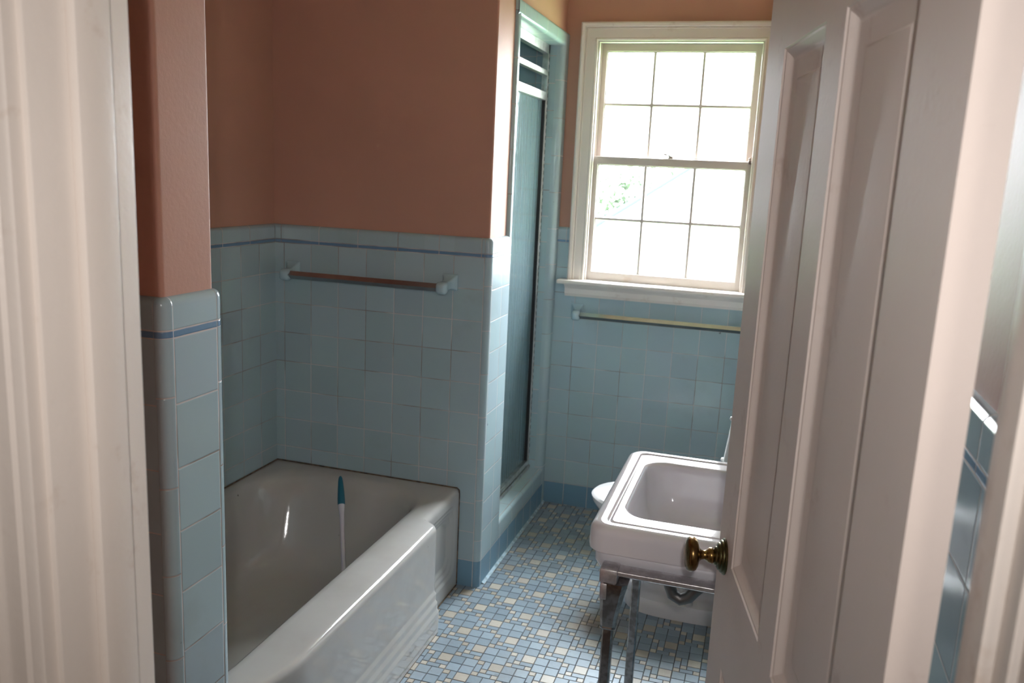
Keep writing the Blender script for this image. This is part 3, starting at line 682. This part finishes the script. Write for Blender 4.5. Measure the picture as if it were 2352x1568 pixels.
# ------------------------------------------------------------------ shower enclosure
sd = thing('shower_door', 'aluminium framed shower door with obscure glass in the tiled opening', 'shower door', (-0.957, 3.2, 0.17))
fx0, fx1 = -0.972, -0.946; fy0, fy1 = 2.8885, 3.5045
mb = MB()
mb.box(fx0, fx1, fy0, fy0 + .022, .17, 1.985, .001); mb.box(fx0, fx1, fy1 - .016, fy1, .17, 1.985, .001)
mb.box(fx0, fx1, fy0, fy1, 1.950, 1.985, .001); mb.box(fx0 - .004, fx1 + .006, fy0, fy1, .17, .186, .003)
mb.build('frame', ALU, sd, smooth=None)
mb = MB(); mb.box(fx0 + .003, fx1 + .003, fy0 + .022, fy1 - .016, 1.862, 1.884, .003); mb.build('transom_bar', ALU, sd, smooth=None)
dd = MB(); dy0, dy1 = fy0 + .024, fy1 - .020
dd.box(fx0 + .002, fx1 + .002, dy0, dy1, 1.765, 1.798, .002); dd.box(fx0 + .002, fx1 + .002, dy0, dy1, .190, .212, .002)
dd.box(fx0 + .002, fx1 + .002, dy0, dy0 + .020, .190, 1.798, .002); dd.box(fx0 + .004, fx1 - .002, dy1 - .010, dy1, .190, 1.798, .001)
leaf = dd.build('door_leaf', ALU, sd, smooth=None)
mb = MB(); mb.box(fx0 + .008, fx0 + .0125, dy0 + .018, dy1 - .014, .205, 1.775); mb.build('glass_panel', SGLASS, leaf, smooth=None)
mb = MB(); mb.box(fx0 + .010, fx1 - .001, dy1 - .0155, dy1 - .0095, .205, 1.770); mb.build('gasket', DARK, leaf, smooth=None)
mb = MB()
for k in range(60):
    z = .24 + k * .0285; mb.box(fx1 - .0005, fx1 + .0008, fy1 - .0075, fy1 - .0045, z, z + .016)
mb.build('hinge_strip', DARK, sd, smooth=None)['kind'] = 'stuff'
mb = MB(); hx = fx1 + .004
mb.tube([(hx - .004, 2.925, 1.095), (hx + .022, 2.925, 1.098), (hx + .026, 2.925, 1.090), (hx + .026, 2.925, 1.020), (hx + .022, 2.925, 1.012), (hx - .004, 2.925, 1.015)], .004, 12); mb.build('pull_handle', CHROME, leaf)

# ------------------------------------------------------------------ washbasin on chrome legs
wb = thing('washbasin', 'white porcelain washbasin on chrome legs beside the open door', 'sink', (-0.05, 1.79, 0))
X0, X1, Y0, Y1 = -0.289, XR - 0.001, 1.527, 2.050; ZT = .800
NSS = [i / 30 for i in range(31)]
def rp(i0, i1, j0, j1, r, z): return ring_pts(i0, i1, j0, j1, r, z, NSS, 20, 8)
R = []
# underside -> out -> top -> basin
R.append(rp(X0 + .12, X1 - .10, Y0 + .12, Y1 - .12, .10, .660)); R.append(rp(X0 + .08, X1 - .06, Y0 + .09, Y1 - .09, .10, .664)); R.append(rp(X0 + .05, X1 - .02, Y0 + .06, Y1 - .06, .09, .674))
R.append(rp(X0 + .030, X1, Y0 + .042, Y1 - .042, .05, .684)); R.append(rp(X0 + .016, X1, Y0 + .029, Y1 - .029, .045, .694)); R.append(rp(X0 + .010, X1, Y0 + .023, Y1 - .023, .040, .712)); R.append(rp(X0 + .009, X1, Y0 + .022, Y1 - .022, .040, .742)); R.append(rp(X0 + .006, X1, Y0 + .012, Y1 - .012, .04, .744))
R.append(rp(X0 + .0005, X1, Y0 + .0005, Y1 - .0005, .040, .748)); R.append(rp(X0, X1, Y0, Y1, .040, .755)); R.append(rp(X0 + .001, X1, Y0 + .001, Y1 - .001, .040, .782))
for a in arc(5, 0, pi / 2)[1:]: R.append(rp(X0 + .001 + .018 * (1 - cos(a)), X1 - .001 * (1 - cos(a)), Y0 + .001 + .018 * (1 - cos(a)), Y1 - .001 - .018 * (1 - cos(a)), .040 - .012 * (1 - cos(a)), .782 + .018 * sin(a)))
gx = .034
R.append(rp(X0 + .022, X1 - .004, Y0 + .022, Y1 - .022, .026, .8001)); R.append(rp(X0 + gx - .005, X1 - .017, Y0 + gx - .005, Y1 - gx + .005, .018, .8001))
R.append(rp(X0 + gx - .002, X1 - .020, Y0 + gx - .002, Y1 - gx + .002, .016, .8000)); R.append(rp(X0 + gx, X1 - .022, Y0 + gx, Y1 - gx, .015, .7975)); R.append(rp(X0 + gx + .003, X1 - .025, Y0 + gx + .003, Y1 - gx - .003, .014, .7965)); R.append(rp(X0 + gx + .006, X1 - .028, Y0 + gx + .006, Y1 - gx - .006, .013, .7990))
bx0, bx1, by0, by1 = X0 + .058, X1 - .155, Y0 + .085, Y1 - .085
R.append(rp(X0 + gx + .009, X1 - .031, Y0 + gx + .009, Y1 - gx - .009, .012, .7990)); R.append(rp(bx0 - .007, bx1 + .008, by0 - .010, by1 + .010, .052, .7990)); R.append(rp(bx0 - .004, bx1 + .004, by0 - .006, by1 + .006, .050, .7986))
for (d, z_) in ((0, .7955), (.002, .789), (.004, .775), (.008, .745), (.014, .712), (.026, .692), (.048, .682), (.090, .678)): R.append(rp(bx0 + d, bx1 - d, by0 + d, by1 - d, max(.052 + d * .2 if d < .03 else .055 - (d - .03) * .1, .02), z_))
mb = MB(); mb.loft(R, True, True, True); mb.build('basin', SINKM, wb, smooth=60)
mb = MB(); mb.lathe([(0, 0), (.020, 0), (.021, .0015), (.014, .002), (0, .001)], ((bx0 + bx1) / 2, (by0 + by1) / 2, .6785), (0, 0, 1), 24); mb.build('drain', CHROME, wb)
# drain trap to the wall
mb = MB(); tx, ty = (bx0 + bx1) / 2, (by0 + by1) / 2
mb.lathe([(.028, 0), (.030, .006), (.022, .012), (.017, .02), (.017, .05)], (tx, ty, .615), (0, 0, 1), 20)
mb.tube([(-.141, ty, .60), (-.141, ty, .575), (-.134, ty, .556), (-.116, ty, .547), (-.098, ty, .556), (-.085, ty, .575), (-.06, ty, .60), (.0, ty, .61), (XR - .001, ty, .61)], .0135, 16)
mb.tube([(tx, ty, .60), (-.141 + .03, ty, .605), (-.141, ty, .598)], .0135, 14); mb.build('drain_trap', simple('dull_trap_metal', (0.20, 0.19, 0.18, 1), 0.45, 1.0), wb)
# chrome towel rail frame and legs
LX, LYN, LYF = -0.2325, 1.5245, 1.972; ZR = .725
mb = MB()
mb.box(LX + .013, XR - .002, LYN - .0195, LYN + .0155, ZR - .009, ZR, .0015); mb.build('front_rail', CHROME_R, wb, smooth=None)
def oct_ring(cx, cy, z, w, c=0.3):
    k = w * c; return [(cx + a, cy + b, z) for a, b in ((w, -w + k), (w, w - k), (w - k, w), (-w + k, w), (-w, w - k), (-w, -w + k), (-w + k, -w), (w - k, -w))]
for k, ly in enumerate((LYN, LYF)):
    lx = LX if k == 0 else -0.238; zt_ = .612 if k == 0 else .60
    lb = MB()
    lb.loft([oct_ring(lx, ly, z, w) for z, w in ((0.0, .0118), (.004, .0118), (.05, .0108), (.50, .0104), (zt_, .0104))], True, True, True)
    lg = lb.build('leg', CHROME_D, wb, smooth=20)
    sk = MB(); sk.loft([oct_ring(lx + dx, ly + dx * .3, z, w, .35) for z, w, dx in ((.598, .0145, 0), (.6005, .0155, 0), (.604, .0145, 0), (.630, .0175, .001), (.665, .0225, .004), (.695, .0262, .007), (.699, .0262, .007))] if k == 0 else
        [oct_ring(lx + dx, ly, z, w, .35) for z, w, dx in ((.585, .0145, 0), (.59, .0155, 0), (.60, .0150, 0), (.640, .020, .002), (.700, .024, .004))], True, True, True)
    sk.build('socket', CHROME_D, lg, smooth=20)
    if k == 0:
        sc = MB(); sc.box(lx - .021, lx + .0135, ly - .023, ly + .018, .6985, .7275, .003); sc.box(lx - .018, lx - .004, ly - .026, ly - .018, .665, .699, .003); sc.build('corner_block', CHROME_R, lg, smooth=30)

# ------------------------------------------------------------------ toilet
to = thing('toilet', 'white toilet with raised seat between the washbasin and the window wall', 'toilet', (-0.15, 2.85, 0))
TYc = 2.850
def egg(cx, a, bx, b, z, n=48, sq=2.0):
    """front (−x) half-length a, back half-length bx, half width b"""
    P_ = []
    for k in range(n):
        t = 2 * pi * k / n; c, s = cos(t), sin(t); e = 2 / sq
        P_.append((cx + (bx if c > 0 else a) * math.copysign(abs(c) ** e, c), TYc + b * math.copysign(abs(s) ** e, s), z))
    return P_
mb = MB()
R = [egg(-.17, .21, .19, .150, 0, sq=3.2), egg(-.17, .21, .19, .151, .045, sq=3.2), egg(-.17, .206, .187, .147, .054, sq=3.2), egg(-.17, .15, .18, .094, .058, sq=2.8), egg(-.17, .14, .18, .082, .075, sq=2.6), egg(-.18, .14, .18, .080, .14, sq=2.4),
     egg(-.20, .17, .18, .105, .20, sq=2.3), egg(-.23, .20, .19, .135, .27), egg(-.26, .24, .20, .155, .31), egg(-.27, .253, .21, .168, .342), egg(-.27, .258, .21, .173, .360), egg(-.27, .250, .21, .168, .368), egg(-.27, .200, .165, .130, .368), egg(-.27, .19, .15, .12, .35), egg(-.26, .15, .13, .11, .30), egg(-.25, .08, .08, .06, .20)]
mb.loft(R, True, True, True); mb.build('bowl', TOIM, to, smooth=50)
mb = MB(); yt = TYc - .078
mb.tube([(-.30, yt + .01, .26), (-.22, yt, .20), (-.16, yt - .004, .15), (-.10, yt - .004, .14), (-.03, yt - .002, .18), (.02, yt, .25), (.05, yt + .005, .31)], [.03, .034, .034, .032, .032, .034, .03], 14)
mb.tube([(-.165, yt, .20), (-.17, yt, .11), (-.17, yt + .01, .06)], [.018, .018, .024], 12); mb.build('trapway', TOIM, to)
for s in (-1, 1):
    mb = MB(); mb.lathe([(.0135, 0), (.0140, .010), (.0125, .020), (.008, .026), (.0, .028)], (-.147, TYc + s * .128, .0545), (0, 0, 1), 20); mb.build('bolt_cap', TOIM, to)
# raised ring seat and lid leaning on the tank
def plate(y_half, L, th, hole, name, base, tilt, mat, drop=0):
    n = 56; out = []; inn = []
    def pt(t, a, b):   # plan outline of a seat, l measured from hinge
        c, s = cos(t), sin(t); l = L * .5 + (L * .5 - 0 + a) * c if False else 0
        return None
    def outline(a, b, l0, e=2.4):
        P_ = []
        for k in range(n):
            t = 2 * pi * k / n; c, s = cos(t), sin(t); P_.append((l0 + a * math.copysign(abs(c) ** (2 / e), c), b * math.copysign(abs(s) ** (2 / e), s)))
        return P_
    d = Vector((sin(tilt), 0, cos(tilt))); nrm = Vector((-cos(tilt), 0, sin(tilt))); bs = Vector(base)
    def mk(ol, off): return [bs + d * l + Vector((0, y, 0)) + nrm * off for l, y in ol]
    O1 = outline(L / 2, y_half, L / 2); O2 = outline(L / 2 - .006, y_half - .006, L / 2)
    m_ = MB()
    if hole:
        I1 = outline(L / 2 - .065, y_half - .062, L / 2 + .012, 2.1); I2 = outline(L / 2 - .059, y_half - .056, L / 2 + .012, 2.1)
        m_.loft([mk(I1, th * .25), mk(I1, th * .75), mk(I2, th), mk(O2, th), mk(O1, th * .75), mk(O1, th * .25), mk(O2, 0), mk(I2, 0), mk(I1, th * .25)], True)
    else: m_.loft([mk(O2, 0), mk(O1, th * .25), mk(O1, th * .75), mk(O2, th)], True, True, True)
    return m_
hz = .400
m_ = plate(.185, .43, .016, False, 'lid', (-.058, TYc, hz), .11, SEATM); m_.build('lid', SEATM, to, smooth=50)
m_ = plate(.185, .425, .018, True, 'seat', (-.081, TYc, hz), .11, SEATM); st = m_.build('seat', SEATM, to, smooth=50)
for y, l in ((-.13, .10), (.13, .10), (-.155, .33), (.155, .33)):
    mb = MB(); mb.lathe([(.007, 0), (.008, .003), (.006, .008), (0, .010)], (-.081 - .018 + .11 * l, TYc + y, hz + l), (-1, 0, .1), 12); mb.build('bumper', SEATM, st)
mb = MB()
for y in (-.07, .07): mb.lathe([(.010, 0), (.010, .02), (.012, .024), (0, .03)], (-.055, TYc + y, .368), (0, 0, 1), 14)
mb.tube([(-.056, TYc - .09, .396), (-.056, TYc + .09, .396)], .007, 10); mb.build('seat_hinge', SEATM, to)
mb = MB(); mb.box(.012, XR - .004, TYc - .235, TYc + .235, .395, .715, .02, seg=4); mb.box(-.04, XR - .05, TYc - .1, TYc + .1, .33, .40, .02, seg=3); tk = mb.build('tank', TOIM, to)
mb = MB(); mb.box(.002, XR - .002, TYc - .245, TYc + .245, .716, .748, .010, seg=4); mb.build('tank_lid', TOIM, tk)
mb = MB(); mb.lathe([(.012, 0), (.012, .006), (.006, .010)], (.012, TYc + .17, .66), (-1, 0, 0), 14); mb.tube([(.002, TYc + .17, .66), (-.004, TYc + .16, .658), (-.004, TYc + .10, .650)], .005, 10); mb.build('flush_lever', CHROME, tk)

# ------------------------------------------------------------------ outside the window
GRASS = simple('lawn', srgb(110, 140, 90), 0.9, noise=0.2, nscale=2, alt=srgb(80, 115, 70))
mb = MB(); mb.box(-30, 30, YW + 0.3, 60, -1.6, -1.5); mb.build('ground_outside', GRASS, kind='structure', smooth=None)
ROOFM = simple('pale_shingles', srgb(190, 194, 200), 0.9); EDGE = simple('slate_ridge_tiles', srgb(36, 39, 43), 0.9, spec=0.0); SIDE = simple('white_siding', srgb(235, 235, 232), 0.8)
hs = thing('neighbouring_house', 'pale house with a sloping hip roof seen faintly through the lower panes', 'house', (2.2, 14.5, -1.5))
ex, ez, rx, rz_, xr = -2.50, 0.70, -1.32, 1.74, 6.5
mb = MB(); mb.box(ex + .35, xr - .35, 11.9, 17.1, -1.5, ez); mb.build('house_wall', SIDE, hs, smooth=None)
mb = MB(); mb.add([(ex, 11.5, ez), (xr, 11.5, ez), (xr, 17.5, ez), (ex, 17.5, ez), (rx, 14.5, rz_), (xr - 1.2, 14.5, rz_), (ex, 11.5, ez - .14), (xr, 11.5, ez - .14), (xr, 17.5, ez - .14), (ex, 17.5, ez - .14)],
    [(0, 1, 5, 4), (1, 2, 5), (2, 3, 4, 5), (3, 0, 4), (0, 6, 7, 1), (1, 7, 8, 2), (2, 8, 9, 3), (3, 9, 6, 0), (9, 8, 7, 6)]); mb.build('hip_roof', ROOFM, hs, smooth=None)
mb = MB(); mb.tube([(ex, 11.5, ez + .01), (rx, 14.5, rz_ + .01), (xr - 1.2, 14.5, rz_ + .01)], .055, 10); mb.build('ridge_tiles', EDGE, hs)
def tree(x, y, zc, rr, seed, label):
    t = thing('leafy_tree', label, 'tree', (x, y, -1.5), None); r = random.Random(seed)
    mb = MB(); mb.tube([(x, y, -1.5), (x + .05, y, zc - .5), (x, y, zc + .2)], [.12, .09, .04], 12); mb.build('trunk', simple('bark', srgb(70, 60, 50), 0.9), t)
    mb = MB()
    for k in range(2600):
        a, b_ = r.uniform(0, 2 * pi), r.uniform(-1, 1); q = sqrt(1 - b_ * b_); rad = r.uniform(.35, 1.0)
        c = Vector((x + 1.25 * rr * rad * q * cos(a), y + rr * rad * q * sin(a), zc + rr * .95 * rad * b_)); s = .09
        n1 = Vector((r.uniform(-1, 1), r.uniform(-1, 1), r.uniform(-1, 1))).normalized(); n2 = n1.cross(Vector((0, 0, 1))).normalized()
        mb.add([c - n1 * s, c + n2 * s * .6, c + n1 * s, c - n2 * s * .6], [(0, 1, 2, 3)])
    mb.build('foliage', simple('dark_leaves', srgb(88, 98, 84), 0.9, spec=0.0), t, smooth=None)
tree(-3.0, 20.0, 0.95, 1.3, 1, 'leafy green tree beyond the neighbouring roof')
